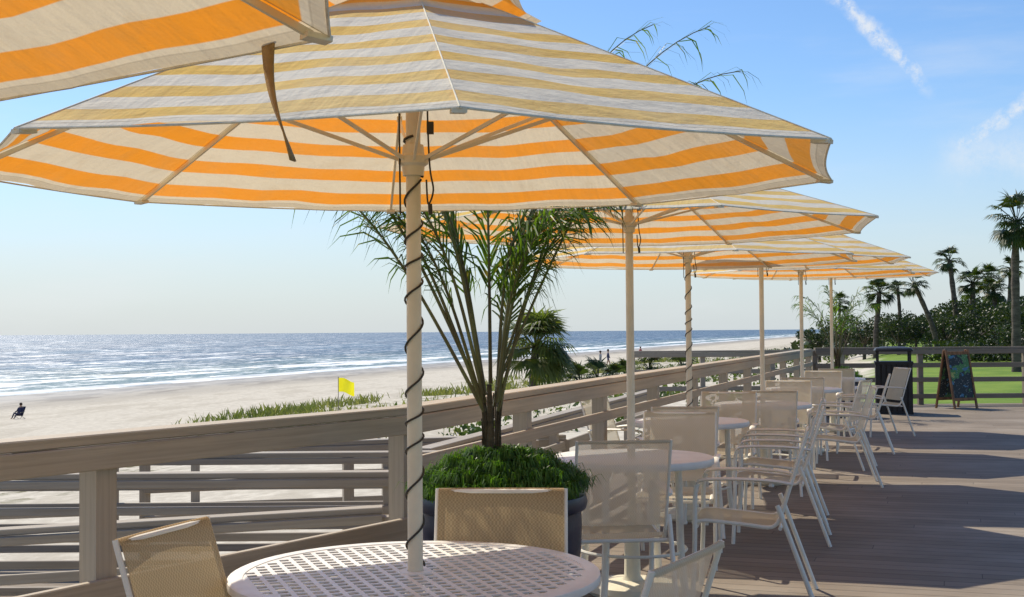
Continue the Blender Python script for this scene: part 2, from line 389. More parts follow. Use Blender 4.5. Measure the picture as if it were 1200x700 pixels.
poly_slab('boardwalk',[(-14,7.75),(-1.3,7.75),(-.45,10.5),(-14,10.5)],-.48,-.43,MAT['deck'],kind='structure',label='lower wooden boardwalk beside the sand',category='boardwalk')
LW='weathered wooden railing of the lower boardwalk'
G2='lower boardwalk railings'
railing('boardwalk_railing',(-14,7.9),(-.75,7.9),-.43,.99,2.7,LW,MAT['rail2'],[(.78,.05),(.62,.05),(.46,.05),(.30,.05),(.14,.05)],cap=(.12,.035),sub=.05,group=G2)
railing('boardwalk_railing',(-14,10.35),(-.55,10.35),-.43,.88,2.9,LW,MAT['rail2'],[(.64,.06),(.48,.06),(.32,.06),(.15,.06)],sub=.05,group=G2)
railing('boardwalk_railing',(-12,6.5),(-.75,7.35),-1.05,1.0,2.6,'weathered wooden railing of the sloping beach ramp',MAT['rail2'],[(.74,.055),(.56,.055),(.38,.055),(.2,.055)],cap=(.12,.035),sub=.05,group=G2,z1=-.58)
poly_slab('boardwalk_ramp',[(-1.1,7.9),(-.95,7.85),(3.6,20.6),(1.9,21.2),(-1.5,11.2),(-.25,10.4)],-.76,-.71,MAT['deck'],kind='structure',label='lower wooden walkway along the deck',category='boardwalk')
railing('boardwalk_railing',(-.75,10.6),(2.3,21.0),-.7,1.15,2.2,LW,MAT['rail2'],[(.8,.10),(.5,.10),(.2,.1)],group=G2)
railing('boardwalk_railing',(-3.3,11.5),(.2,12.6),-.6,1.0,1.8,LW,MAT['rail2'],[(.66,.10),(.36,.10)],group=G2)
railing('boardwalk_railing',(-5.5,13.5),(.6,15.0),-.9,1.1,2.4,LW,MAT['rail2'],[(.75,.10),(.45,.10)],group=G2)
poly_slab('beach_walkway',[(2.2,22.9),(E0.x-.2,22.9),(E0.x-.2,25.8),(2.2,25.8)],-.15,-.1,MAT['deck'],kind='structure',label='wooden walkway toward the beach',category='boardwalk')
railing('boardwalk_railing',(2.4,25.6),(6.6,25.7),-.1,1.1,1.4,'wooden railing of the walkway to the beach',MAT['rail2'],[(.7,.09),(.36,.09)],group=G2)
# ------------------------------------------------------------ umbrellas
def umbrella(x,y,Rr,zr,za,phi0,label,wire=False,strap=None,hubz=None,cap=True,tilt=0.0,name='patio_umbrella'):
    e=ob(name,None,None,(x,y,0)); e['label']=label; e['category']='umbrella'; e['group']='striped patio umbrellas in a row on the deck'
    cor=[math.radians(phi0+45*k) for k in range(8)]
    D=[Vector((math.sin(a),-math.cos(a),0)) for a in cor]
    def panelmesh(Ro,zo,zi,t0,sag,scal,seed):
        m=M(); NT,NS=16,12; slant=math.hypot(Ro*math.cos(math.pi/8),zi-zo)
        for k in range(8):
            a,b=D[k],D[(k+1)%8]; vs=[];uv=[]
            for i in range(NT+1):
                t=t0+(1-t0)*i/NT
                for j in range(NS+1):
                    s=j/NS; sb=math.sin(math.pi*s)
                    p=(a.lerp(b,s))*Ro*t*(1-scal*sb*t**6)
                    z=zi-(zi-zo)*t-sag*sb*math.sin(math.pi*min(1,(t-t0)/(1-t0)))
                    z+=.012*noise.noise(Vector((p.x*5+seed,p.y*5,1)))*sb
                    z-=.006*sb*(t**8)
                    vs.append((p.x,p.y,z)); uv.append(((s-.5)*t*Ro*.76+k*3,(1-t)*slant))
            w=NS+1; fs=[];us=[]
            for i in range(NT):
                for j in range(NS):
                    f=(i*w+j,(i+1)*w+j,(i+1)*w+j+1,i*w+j+1); fs.append(f); us.append([uv[q] for q in f])
            m.add(vs,fs,us)
        return m
    m=panelmesh(Rr,zr,za,.2,.008,.014,x*3)
    me=m.shear(tilt).mesh('canopy',MAT['cloth'])
    for p in me.polygons:p.use_smooth=True
    cn=ob('canopy',me,e)
    h=M()
    for k in range(8):
        a,b=D[k],D[(k+1)%8]
        pts=[]
        for j in range(11):
            s=j/10;sb=math.sin(math.pi*s);q=a.lerp(b,s)*Rr*(1-.014*sb); pts.append((q.x,q.y,zr-.006*sb-.001))
        h.tube(pts,.0028,5)
        h.tube([D[k]*Rr*.2+Vector((0,0,za-(za-zr)*.2+.001)),D[k]*Rr+Vector((0,0,zr+.001))],.0018,5)
    ob('hem',h.shear(tilt).mesh('hem',MAT['piping']),cn)
    if cap:
        m=panelmesh(Rr*.30,za-(za-zr)*.30+.055,za+.075,.05,.004,.03,9)
        me=m.shear(tilt).mesh('vent_canopy',MAT['cloth']); [setattr(p,'use_smooth',True) for p in me.polygons]; ob('vent_canopy',me,e)
    m=M(); m.lathe([(0,za+.06),(.03,za+.06),(.04,za+.085),(.028,za+.12),(.012,za+.15),(0,za+.155)],16); ob('finial',m.mesh('finial',MAT['cream'],True),e)
    m=M(); m.tube([(0,0,.02),(0,0,1.1),(0,0,za+.03)],[.0225,.022,.021],20); ob('pole',m.mesh('pole',MAT['cream'],True),e)
    hz=hubz or zr+.03
    off=Vector((0,0,-.013))
    for k in range(8):
        m=M(); a=D[k]*.03+Vector((0,0,za-(za-zr)*.02)); b=D[k]*(Rr*.975)+Vector((0,0,zr+(za-zr)*.025))
        m.beam(a+off,b+off,.0085,.013); ob('rib',m.shear(tilt).mesh('rib',MAT['cream']),e)
        mid=a.lerp(b,.52)+off*1.6
        m=M(); m.beam(D[k]*.035+Vector((0,0,hz)),mid,.008,.011); m.box((mid.x,mid.y,mid.z+.004),(.018,.018,.018),cor[k]); ob('strut',m.shear(tilt).mesh('strut',MAT['cream']),e)
        m=M(); q=D[k]*(Rr*.965)+Vector((0,0,zr-.002)); m.beam(q,D[k]*(Rr*.999)+Vector((0,0,zr-.006)),.03,.010); ob('corner_pocket',m.shear(tilt).mesh('corner_pocket',MAT['piping']),e)
    m=M(); m.lathe([(.0235,hz-.045),(.031,hz-.045),(.033,hz-.018),(.044,hz-.010),(.044,hz+.010),(.033,hz+.018),(.030,hz+.045),(.0235,hz+.045)],20)
    ob('runner',m.mesh('runner',MAT['cream'],True),e)
    m=M(); m.lathe([(.0235,za-.10),(.045,za-.10),(.045,za-.06),(.0235,za-.05)],16); ob('top_hub',m.mesh('top_hub',MAT['cream'],True),e)
    m=M()
    m.tube(smooth_pts([(.045,-.03,za-.12),(.044,-.03,hz+.15),(.05,-.03,hz-.02),(.06,-.03,hz-.09),(.045,-.032,hz-.13),(.04,-.03,hz-.06)],5),.0030,6)
    m.tube([(-.04,-.025,za-.12),(-.036,-.027,hz-.16)],.0030,6)
    m.box((.052,-.03,hz+.09),(.020,.016,.035)); m.tube([(.05,-.03,hz-.13),(.052,-.03,hz-.16)],.007,6)
    ob('rope',m.mesh('rope',MAT['wire']),e)
    m=M(); m.lathe([(0,.0),(.24,.0),(.25,.02),(.24,.05),(.06,.07),(.045,.09),(.04,.34),(.027,.35),(.0235,.3)],32); ob('base',m.mesh('base',MAT['cream'],True),e)
    if wire:
        m=M(); pts=[];z=.755;a=0
        while z<hz-.05:
            pts.append((.0260*math.cos(a),.0260*math.sin(a),z)); a+=.4; z+=.0070+.0025*math.sin(a*.23+x)
        m.tube(pts,.0034,5); 
        pts=[(.027*math.cos(a+i*.6),.027*math.sin(a+i*.6),z+i*.004) for i in range(30)]
        m.tube(pts,.004,5); ob('light_string',m.mesh('light_string',MAT['wire'],True),e)
    if strap:
        k,s,L=strap; q=D[k].lerp(D[(k+1)%8],s)*Rr*.985
        t=(D[(k+1)%8]-D[k]).normalized(); m=M();vs=[];N=14
        for i in range(N+1):
            u=i/N; c=Vector((q.x,q.y,zr+.01-L*u))-t*(.045*u-.012*math.sin(u*4))
            tw=t*math.cos(u*.9)+D[k]*math.sin(u*.9)
            vs+= [c-tw*.0145,c+tw*.0145]
        m.add(vs,[(2*i,2*i+1,2*i+3,2*i+2) for i in range(N)])
        so=ob('tie_strap',m.mesh('tie_strap',MAT['strap'],True),e)
        md=so.modifiers.new('s','SOLIDIFY'); md.thickness=.003
    return e
TB=[(-.285,3.72),(.648,7.04),(1.35,9.8),(2.34,12.0),(3.39,15.0),(4.49,18.0)]
umbrella(-1.33,1.32,1.24,1.89,2.40,32.2,'yellow striped canvas umbrella with hanging tan tie strap',strap=(2,.12,.20))
umbrella(*TB[0],1.28,1.883,2.47,8.4,'large orange and white striped umbrella, cable wrapped around its pole',wire=True,hubz=1.93,tilt=.016)
umbrella(*TB[1],1.38,1.985,2.44,12,'orange and white striped umbrella over a small round table')
umbrella(*TB[2],1.34,1.96,2.42,6,'orange and white striped umbrella with cable-wrapped pole',wire=True)
umbrella(*TB[3],1.38,2.06,2.56,14,'orange and white striped umbrella over a small round table')
umbrella(*TB[4],1.36,2.08,2.60,3,'orange and white striped umbrella over a small round table')
umbrella(*TB[5],1.50,2.18,2.76,10,'orange and white striped umbrella at the far end of the deck')
# ------------------------------------------------------------ tables
def table(x,y,r,perf,label,rz=0.3):
    e=ob('dining_table',None,None,(x,y,0),rz); e['label']=label; e['category']='table'; e['group']='white round dining tables on the deck'
    if perf:
        m=M(); p=.0215; n=int(r/p)+1
        for i in range(-n,n+1):
            for j in range(-n,n+1):
                cx,cy=(i)*p,(j)*p
                if math.hypot(cx,cy)>r-.032: continue
                inner=math.hypot(cx,cy)<r-.055 and math.hypot(cx,cy)>.045
                if inner and (i%2 and j%2): continue
                h=p/2; m.add([(cx-h,cy-h,.738),(cx+h,cy-h,.738),(cx+h,cy+h,.738),(cx-h,cy+h,.738)],[(0,1,2,3)])
        me=m.mesh('tabletop',MAT['tabw'])
        import bmesh
        bm=bmesh.new(); bm.from_mesh(me); bmesh.ops.remove_doubles(bm,verts=bm.verts,dist=.0005)
        cell=2*p
        for v in bm.verts:
            for ax in(0,1):
                q=(v.co[ax]-p)/cell; k=round(q); dlt=v.co[ax]-p-k*cell
                if abs(abs(dlt)-p/2)<.001 and math.hypot(v.co.x,v.co.y)<r-.05: v.co[ax]=p+k*cell+math.copysign(p/2*1.34,dlt)
        bm.to_mesh(me); bm.free()
        t=ob('tabletop',me,e); md=t.modifiers.new('s','SOLIDIFY'); md.thickness=.004; md.offset=-1
        m=M(); m.lathe([(r-.045,.7365),(r-.045,.7405),(r-.012,.7415),(r-.002,.737),(r,.728),(r-.002,.716),(r-.008,.712),(r-.012,.716),(r-.014,.73),(r-.045,.7330),(r-.045,.7365)],72)
        ob('table_rim',m.mesh('table_rim',MAT['tabw'],True),e)
        m=M(); m.lathe([(.024,.7415),(.046,.7415),(.048,.738),(.048,.73),(.024,.73),(.024,.7415)],24); ob('pole_collar',m.mesh('pole_collar',MAT['tabw'],True),e)
    else:
        m=M(); m.lathe([(.024,.735),(.024,.742),(r-.015,.742),(r-.003,.738),(r,.728),(r,.708),(r-.006,.700),(r-.03,.700),(r-.032,.725),(.024,.727),(.024,.735)],56)
        ob('tabletop',m.mesh('tabletop',MAT['tabw'],True),e)
    m=M(); m.lathe([(r*.62,.70),(r*.62,.725),(r*.66,.725),(r*.66,.70),(r*.62,.70)],40); ob('apron',m.mesh('apron',MAT['frame'],True),e)
    for k in range(4):
        a=k*math.pi/2+math.pi/4; d=Vector((math.cos(a),math.sin(a),0)); m=M()
        m.tube(smooth_pts([d*r*.63+Vector((0,0,.72)),d*r*.64+Vector((0,0,.5)),d*r*.66+Vector((0,0,.2)),d*r*.72+Vector((0,0,.012))],4),[.02]*13,10)
        m.lathe([(0,0),(.024,0),(.026,.012),(.02,.022),(0,.022)],12,(d.x*r*.72,d.y*r*.72)); ob('leg',m.mesh('leg',MAT['frame'],True),e)
    m=M(); rr=r*.655
    m.tube([(rr*math.cos(t*math.pi/20),rr*math.sin(t*math.pi/20),.24) for t in range(41)],.009,6,False); ob('brace_ring',m.mesh('brace_ring',MAT['frame'],True),e)
    return e
table(*TB[0],.535,True,'round white perforated metal patio table',.35)
for i,(x,y) in enumerate(TB[1:]): table(x,y,.45,False,'small round white patio table under an umbrella',.2+i*.3)
# ------------------------------------------------------------ chairs
def make_chair(sling,label,kw=1.0):
    e=ob('patio_chair',None,None,(0,0,0)); e['category']='chair'; e['label']=label; e['group']='sling patio chairs around the tables'
    W=.250*kw
    for sx in(-1,1):
        m=M(); m.tube(smooth_pts([(sx*W,-.27,.0),(sx*W,-.255,.3),(sx*W,-.25,.56),(sx*W,-.235,.625)],4),.0125,10); ob('leg',m.mesh('leg',MAT['frame'],True),e)
        m=M(); m.tube(smooth_pts([(sx*W,.36,.0),(sx*W,.27,.25),(sx*W,.19,.47),(sx*W*.99,.17,.52)],4),.0125,10); ob('leg',m.mesh('leg',MAT['frame'],True),e)
        m=M(); pts=smooth_pts([(sx*W,-.255,.57),(sx*W,-.245,.625),(sx*W,-.19,.648),(sx*W,0,.652),(sx*W,.15,.645),(sx*(W-.012),.245,.63)],5)
        vs=[]
        for i,p in enumerate(pts):
            w=.015+.007*math.sin(math.pi*i/(len(pts)-1)); 
            for a in range(8):
                t=a*math.pi/4; vs.append((p.x+w*math.cos(t),p.y,p.z+.009*math.sin(t)))
        n=8; k=len(pts)
        m.add(vs,[(i*n+j,i*n+(j+1)%n,(i+1)*n+(j+1)%n,(i+1)*n+j) for i in range(k-1) for j in range(n)]+[tuple(range(n)),tuple(range((k-1)*n,k*n))])
        ob('armrest',m.mesh('armrest',MAT['frame'],True),e)
    m=M(); w=.228*kw
    for sx in(-1,1): m.tube(smooth_pts([(sx*w,-.27,.415),(sx*w,-.2,.43),(sx*w,0,.415),(sx*w,.14,.405),(sx*w,.19,.46)],5),.0105,8)
    m.tube([(-W,-.245,.40),(W,-.245,.40)],.010,8); m.tube([(-W,.185,.40),(W,.185,.40)],.010,8); ob('seat_frame',m.mesh('seat_frame',MAT['frame'],True),e)
    m=M(); bp=[(.19,.46),(.235,.60),(.285,.76),(.325,.885)]
    for sx in(-1,1):
        m.tube(smooth_pts([(sx*w,y,z) for y,z in bp],4)+[Vector((sx*w,.330,.903))],.0078,8)
    m.tube([(-w,.328,.894),(w,.328,.894)],.0078,8); ob('back_frame',m.mesh('back_frame',MAT['frame'],True),e)
    def sheet(prof,sagf,ww):
        m=M();vs=[];P=smooth_pts([(0,a,b) for a,b in prof],5);K=len(P);NS=8
        for i,p in enumerate(P):
            for j in range(NS+1):
                s=j/NS; sg=math.sin(math.pi*s)*sagf*math.sin(math.pi*min(1,max(0,(i+.5)/K)))
                if sagf>0: q=(-ww+2*ww*s,p.y,p.z-sg)
                else: q=(-ww+2*ww*s,p.y-sg,p.z)
                vs.append(q)
        n=NS+1; m.add(vs,[(i*n+j,i*n+j+1,(i+1)*n+j+1,(i+1)*n+j) for i in range(K-1) for j in range(NS)])
        return m
    ob('seat',sheet([(-.262,.425),(-.2,.436),(0,.42),(.14,.41),(.18,.44)],.02,w-.006).mesh('seat',sling,True),e)
    ob('backrest',sheet([(.181,.475),(.225,.61),(.273,.76),(.312,.882),(.318,.898),(.328,.905),(.338,.900),(.340,.888)],-.012,w-.004).mesh('backrest',sling,True),e)
    return e
def face(fx,fy): return math.atan2(fx,-fy)
PL='cream framed sling chair beside a small white table'
ct=make_chair(MAT['sling_tan'],'tan sling chair tucked under the perforated table',.94)
cp=make_chair(MAT['sling_pale'],PL)
ct.location=(-.640,3.39,0); ct.rotation_euler=(0,0,face(.94,-.32))
TL='tan sling chair beside the perforated table'
copy_thing(ct,(-.06,3.98,0),face(-.06,-1))
copy_thing(cp,(.12,3.17,0),face(-.88,.48),label='pale sling chair beside the perforated table')
copy_thing(ct,(-.60,2.74,0),face(.25,.95),label=TL)
cp.location=(.50,6.48,0); cp.rotation_euler=(0,0,face(-.10,1))
CH=[(1.02,7.98,face(-.25,-1)),(1.28,6.92,face(-1,.24)),
 (1.75,10.6,face(-.3,-1)),(2.03,9.72,face(-1,.15)),(1.2,9.15,face(.05,1)),
 (2.75,12.85,face(-.35,-1)),(2.98,11.85,face(-1,.15)),(2.2,11.35,face(.15,1)),
 (3.8,15.85,face(-.3,-1)),(4.06,14.9,face(-1,.2)),(3.2,14.3,face(.1,1)),
 (4.35,17.3,face(.1,1)),(4.95,17.2,face(-1,-.2)),(3.35,13.3,face(-.9,.5)),(1.80,8.75,face(-1,.3)),(.95,10.3,face(.8,-.5))]
for i,(x,y,a) in enumerate(CH): copy_thing(cp,(x+U(-.03,.03),y+U(-.03,.03),0),a+(U(-.12,.12) if i!=1 else 0))
# ------------------------------------------------------------ fronds / palms
def frond(m,stem,base,az,el,L,curve,nl,ll,lw,droop=.35,start=.22,sr=.0085):
    p=Vector(base); hd=Vector((math.cos(az),math.sin(az),0)); pts=[p.copy()];dirs=[]
    N=22; e=el
    for i in range(N):
        d=hd*math.cos(e)+Vector((0,0,1))*math.sin(e); dirs.append(d.copy()); p=p+d*(L/N); pts.append(p.copy())
        e-=curve*(2.9*(i/N)**1.9)/N
    dirs.append(dirs[-1])
    stem.tube(pts,[sr*(1-.85*i/N)+.0012 for i in range(N+1)],5)
    side=Vector((-math.sin(az),math.cos(az),0)); side=(side+Vector((0,0,U(-.6,.6)))).normalized()
    for k in range(nl):
        t=start+(1-start)*(k+U(.2,.8))/nl; f=t*N;i=min(N-1,int(f)); q=pts[i].lerp(pts[i+1],f-i); d=dirs[i]
        up=side.cross(d)
        ln=ll*(math.sin(math.pi*min(1,.18+.82*(t-start)/(1-start)*.95))**.5)*U(.7,1.2)
        for sg in(-1,1):
            if R()<.10: continue
            sd=side*sg; v=(sd*U(.35,.75)+d*U(.6,1.1)+up*U(-.25,.3)).normalized()
            dr=droop*U(.5,1.8)
            q1=q+v*ln*.40; v2=(v+Vector((0,0,-1))*dr).normalized(); q2=q1+v2*ln*.35; v3=(v2+Vector((0,0,-1))*dr*1.3).normalized(); q3=q2+v3*ln*.28
            wv=(d-v*d.dot(v)).normalized()*lw*.5
            qa=q+v*ln*.12
            m.add([q-wv*.25,q+wv*.25,qa+wv,q1+wv,q2+wv*.7,q3,q2-wv*.7,q1-wv,qa-wv],[(0,1,2,8),(8,2,3,7),(7,3,4,6),(6,4,5)])
def potted(x,y,pr,ph,fr,label1,zb=0,hb=1.25,scale=1.0,grass=1500,seed=3,nl=40,ll=.34,lw=.012,tw=.022):
    random.seed(seed)
    e=ob('plant_pot',None,None,(x,y,zb)); e['label']='large dark navy glazed pot standing on the deck'; e['category']='plant pot'; e['group']='dark planters on the deck'
    prof=[(0,0),(pr*.62,0),(pr*.66,.02)]
    for i in range(41):
        t=i/40; prof.append((pr*(.68+.30*math.sin(t*1.75)+.0)+.0006*math.sin(i*1.1),.02+t*(ph-.09)))
    rr=prof[-1][0]; prof+=[(rr+.02,ph-.06),(rr+.028,ph-.03),(rr+.02,ph),(rr-.02,ph),(rr-.035,ph-.03),(rr-.04,ph-.07)]
    m=M(); m.lathe(prof,64); ob('pot_body',m.mesh('pot_body',MAT['pot'],True),e)
    m=M(); m.lathe([(rr-.038,ph-.06),(rr*.9,ph+.03),(rr*.7,ph+.08),(rr*.4,ph+.12),(0,ph+.135)],32); ob('soil',m.mesh('soil',MAT['soil'],True),e)
    g=M(); cl=[]
    for k,(n_,rf) in enumerate(((1,0),(6,.28),(11,.52),(16,.76),(19,.93))):
        for j in range(n_): a=2*math.pi*j/n_+k*.6; cl.append((math.cos(a)*pr*rf*U(.93,1.05),math.sin(a)*pr*rf*U(.93,1.05),U(-.006,.014)))
    for _ in range(grass):
        c=random.choice(cl); a0=U(0,6.28); r0=abs(random.gauss(0,.028)); px_,py_=c[0]+r0*math.cos(a0),c[1]+r0*math.sin(a0)
        rad=min(1,math.hypot(c[0],c[1])/pr)
        az=a0+U(-.6,.6); ln=U(.06,.11); q=Vector((px_,py_,ph+.135-.16*rad**2.2+c[2])); d=Vector((math.cos(az),math.sin(az),0)); out=U(.1,1.0)
        hh=ln*U(.7,1.0)
        a=q+d*ln*.22*out+Vector((0,0,hh*.7)); b=q+d*ln*.60*out+Vector((0,0,hh*.78)); c2=q+d*ln*1.0*out+Vector((0,0,hh*.2))
        w=Vector((-d.y,d.x,0))*.0026
        g.add([q-w,q+w,a+w*1.2,a-w*1.2,b+w,b-w,c2],[(0,1,2,3),(3,2,4,5),(5,4,6)])
    gc=ob('mondo_grass',g.mesh('mondo_grass',MAT['mondo']),None,(x,y,zb)); gc['label']='dense green mounded grass tufts filling the pot'; gc['category']='plant'
    pe=ob('potted_palm',None,None,(x-.045,y,zb+ph+.08)); pe['label']=label1; pe['category']='palm'; pe['group']='potted palms on the deck'
    st=M(); lf=M(); tr=M()
    for k in range(3):
        a=k*2.1+.4; b=Vector((math.cos(a)*.026,math.sin(a)*.026,0))
        tr.tube(smooth_pts([b*.8,b*1.2+Vector((0,0,.25*hb)),b*1.3+Vector((0,0,hb*.62)),b*2.2+Vector((0,0,hb))],5),[tw-.0005*i for i in range(16)],8)
    for _ in range(50):
        a=U(0,6.28);z=U(0,hb*.7);b=Vector((math.cos(a)*.034,math.sin(a)*.034,z)); tr.tube([b,b+Vector((math.cos(a)*.008,math.sin(a)*.008,U(.06,.14)))],.0025,4)
    ob('trunk',tr.mesh('trunk',MAT['bark'],True),pe)
    for f in fr:
        az,el,L,cu,z0=f[:5]; dn=f[5] if len(f)>5 else 1
        b=(math.cos(math.radians(az))*.03,math.sin(math.radians(az))*.03,z0*scale)
        frond(lf,st,b,math.radians(az),math.radians(el),L*scale,cu,int(nl*dn),ll*scale,lw*(1 if dn>=.7 else .65),.8,U(.30,.40) if dn>=.6 else .5,.0085 if dn>=.6 else .006)
    ob('frond_stem',st.mesh('frond_stem',MAT['stem'],True),pe)
    ob('frond',lf.mesh('frond',MAT['palm']),pe)
# azimuth, elevation, length, curve, base height, density
FR=[(184,74,1.30,1.3,.28),(170,82,1.45,1.6,.35),(188,70,1.65,1.75,.28,.8),(150,80,1.35,1.6,.35),(95,86,1.35,1.3,.4),(205,76,1.45,1.9,.32),
    (35,82,1.35,1.6,.32),(8,76,1.20,1.4,.28),(-8,82,1.20,1.8,.32),(60,76,1.15,1.6,.3),(350,87,1.1,1.5,.38),(325,82,1.05,2.0,.32),
    (24,77,1.90,1.10,.42,.45),(12,70,1.95,1.0,.42,.4),(4,66,1.85,1.2,.4,.4),(181,62,1.75,1.45,.28,.75),(186,66,1.95,1.75,.32,.65),(196,80,1.75,2.2,.35,.7)]
potted(-.05,5.62,.355,.72,FR,'slender areca palm with arching feathery fronds in dark pot',0,.40,1.0,13000,3,48,.34,.0095,.018)
FR2=[(184,70,1.3,1.4,.25),(150,75,1.4,1.5,.3),(95,80,1.5,1.3,.3),(35,75,1.3,1.6,.3),(8,68,1.3,1.4,.25),(270,62,1.2,1.8,.3),(250,74,1.4,1.8,.3),(0,82,1.5,1.5,.3)]
potted(5.35,20.9,.34,.62,FR2,'smaller feathery palm in a dark pot by the railing',0,.4,.92,900,5,20,.36,.014)
# ------------------------------------------------------------ sabal palms
def sabal_mesh(seed,h,cr,bend=0,nf=34,mat='sabal'):
    random.seed(seed); tr=M(); cx=bend
    P=smooth_pts([(0,0,-.3),(cx*.2,0,h*.35),(cx*.6,.05,h*.7),(cx,0,h)],6)
    n=len(P); tr.tube(P,[.20-.06*i/n+.015*math.sin(i*2.1) for i in range(n)],9)
    c=M(); top=Vector((cx,0,h))
    for k in range(nf):
        az=U(0,6.28); el=math.radians(U(-50,80)); d=Vector((math.cos(az)*math.cos(el),math.sin(az)*math.cos(el),math.sin(el)))
        pl=cr*U(.4,.62); q=top+d*pl+Vector((0,0,-.08*pl))
        c.tube([top,q],.02,4)
        fd=(d+Vector((0,0,-.35))).normalized(); s=fd.cross(Vector((0,0,1))).normalized(); up=s.cross(fd)
        for j in range(-7,8):
            a=j*.19; v=(fd*math.cos(a)+s*math.sin(a)+up*abs(j)*.02).normalized(); ln=cr*U(.42,.6)*(1-.02*abs(j))
            a1=q+v*ln*.55; a2=a1+(v+Vector((0,0,-U(.5,1.1)))).normalized()*ln*.5; w=(up.cross(v)).normalized()*cr*.028
            c.add([q,a1+w,a2,a1-w],[(0,1,2,3)])
    return tr.mesh('trunk',MAT['barkg'],True),c.mesh('crown',MAT[mat])
SB=[sabal_mesh(11,6.2,1.45,.15),sabal_mesh(12,4.2,1.3,-.3),sabal_mesh(13,5.0,1.2,1.8,26),sabal_mesh(14,6.0,1.2,.5,24)]
def sabal(x,y,kind,rz,zc,label='tall sabal palm beside the lawn'):
    z=gz(x,y); sc=(zc-z)/[6.2,4.2,5.0,6.0][kind]
    e=ob('palm_tree',None,None,(x,y,z),rz); e['label']=label; e['category']='palm tree'; e['group']='palm trees beyond the deck'
    e.scale=(sc,sc,sc)
    ob('trunk',SB[kind][0],e); ob('crown',SB[kind][1],e)
def px(xp,d): return (xp-600)/1500*d
def pz(yp,d): return H+(388-yp)*d/1500
for xp,d,k,rz,yt in((1190,46,0,.5,264),(1123,75,3,2.5,308),(1142,78,1,1.0,336),(1025,80,1,3,346),(1055,82,3,4,342),(1168,70,1,5,345),
    (1180,95,3,5,318),(1240,60,0,1,280),(985,95,0,2.2,358),(1160,85,0,1.9,330)):
    sabal(px(xp,d),d,k,rz,pz(yt,d))
sabal(px(1100,70),70,2,3.3,pz(336,70),'leaning sabal palm above dark shrubs')
dp=sabal_mesh(21,1.95,1.9,.1,64,'sabal2')
e=ob('palm_tree',None,None,(px(624,58),58,gz(px(624,58),58))); e['label']='short bushy palm growing on the dune'; e['category']='palm tree'; e['group']='palm trees beyond the deck'
e.scale=(1.15,1.15,1.2)
ob('trunk',dp[0],e); ob('crown',dp[1],e)
dp2=sabal_mesh(22,.35,1.25,0,30)
for xp,d,s in((655,60,1),(680,62,1.1),(700,66,1.2),(722,64,.9),(735,70,1),(690,55,.7),(760,80,1.1),(800,85,1.2)):
    x=px(xp,d); e=ob('palmetto_shrub',None,None,(x,d,gz(x,d)),U(0,6)); e['label']='low green palmetto clump on the dune'; e['category']='shrub'; e['group']='palmetto shrubs on the dune'
    e.scale=(s,s,s); ob('stem',dp2[0],e); ob('crown',dp2[1],e)
# ------------------------------------------------------------ broadleaf trees
def leafcloud(m,c,rad,n,sz,squash=.8):
    for _ in range(n):
        v=Vector((random.gauss(0,1),random.gauss(0,1),random.gauss(0,1))).normalized()*(U(.45,1)**.5)
        k=1+.25*noise.noise(v*2.3+c)
        p=c+Vector((v.x*rad,v.y*rad,v.z*rad*squash))*k
        a=Vector((random.gauss(0,1),random.gauss(0,1),random.gauss(0,1))).normalized(); b=a.cross(Vector((R()-.5,R()-.5,R()-.5))).normalized()
        s=sz*U(.5,1.2); m.add([p-a*s,p+b*s*.6,p+a*s,p-b*s*.6],[(0,1,2,3)])
def tree_mesh(seed,h,w):
    random.seed(seed); t=M(); t.tube(smooth_pts([(0,0,-.3),(.1,0,h*.25),(-.1,.1,h*.55)],4),[.22-.012*i for i in range(9)],8)
    c=M()
    for k in range(9):
        a=k*2.4; rr=w*U(.2,.75); p=Vector((math.cos(a)*rr,math.sin(a)*rr,h*U(.45,.88)))
        t.tube(smooth_pts([(-.05,.05,h*.35),p*.6+Vector((0,0,h*.12)),p],3),[.10,.09,.08,.07,.05,.04,.03],5)
        leafcloud(c,p,w*U(.20,.38),190,.12*w/2.5,.75)
    leafcloud(c,Vector((0,0,h*.3)),w*.7,260,.13*w/2.5,.5)
    return t.mesh('trunk',MAT['barkg'],True),c.mesh('crown',MAT['oak'])
TV=[tree_mesh(s,4.6,3.0) for s in(31,32,33)]
random.seed(5)
TP=[(960,95,384),(990,100,376),(1012,85,378),(1034,90,372),(1052,78,378),(1072,80,374),(1090,95,364),(1106,72,374),(1120,85,362),(1140,68,370),(1154,90,354),(1164,70,362),(1182,80,350),(1199,64,360),(1214,90,350),(1240,75,350),(1187,58,386),(1060,120,368),(1120,120,360),(1132,76,358),(1172,86,352)]
for i,(xp,d,yt) in enumerate(TP):
    x=px(xp,d); z=gz(x,d); sc=(pz(yt,d)-z)/4.4
    e=ob('oak_tree',None,None,(x,d,z),U(0,6.28)); e['label']='dark green coastal oak at the lawn edge'; e['category']='tree'; e['group']='dark trees behind the lawn'
    e.scale=(max(sc,.45)*U(.9,1.2),max(sc,.45),sc)
    ob('trunk',TV[i%3][0],e); ob('crown',TV[i%3][1],e)
random.seed(8); m=M()
for _ in range(130):
    d=U(120,260); xp=930+ (R()**.7)*360; x=px(xp,d); z=gz(x,d)
    leafcloud(m,Vector((x,d,z+U(.2,1.2)*(1 if xp>970 else .5))),U(1.8,3.2),70,.5,.6)
o=ob('woodland',m.mesh('woodland',MAT['oak'])); o['kind']='stuff'; o['label']='distant dark coastal wood'; o['category']='woodland'
m=M()
for i in range(40):
    d=62+U(-2,2); x=px(1095+i*4.2,d)
    leafcloud(m,Vector((x,d,gz(x,d)+.4)),U(.6,1.0),80,.14,.7)
o=ob('hedge',m.mesh('hedge',MAT['oak'])); o['kind']='stuff'; o['label']='low dark hedge bordering the lawn'; o['category']='hedge'
random.seed(9); m=M()
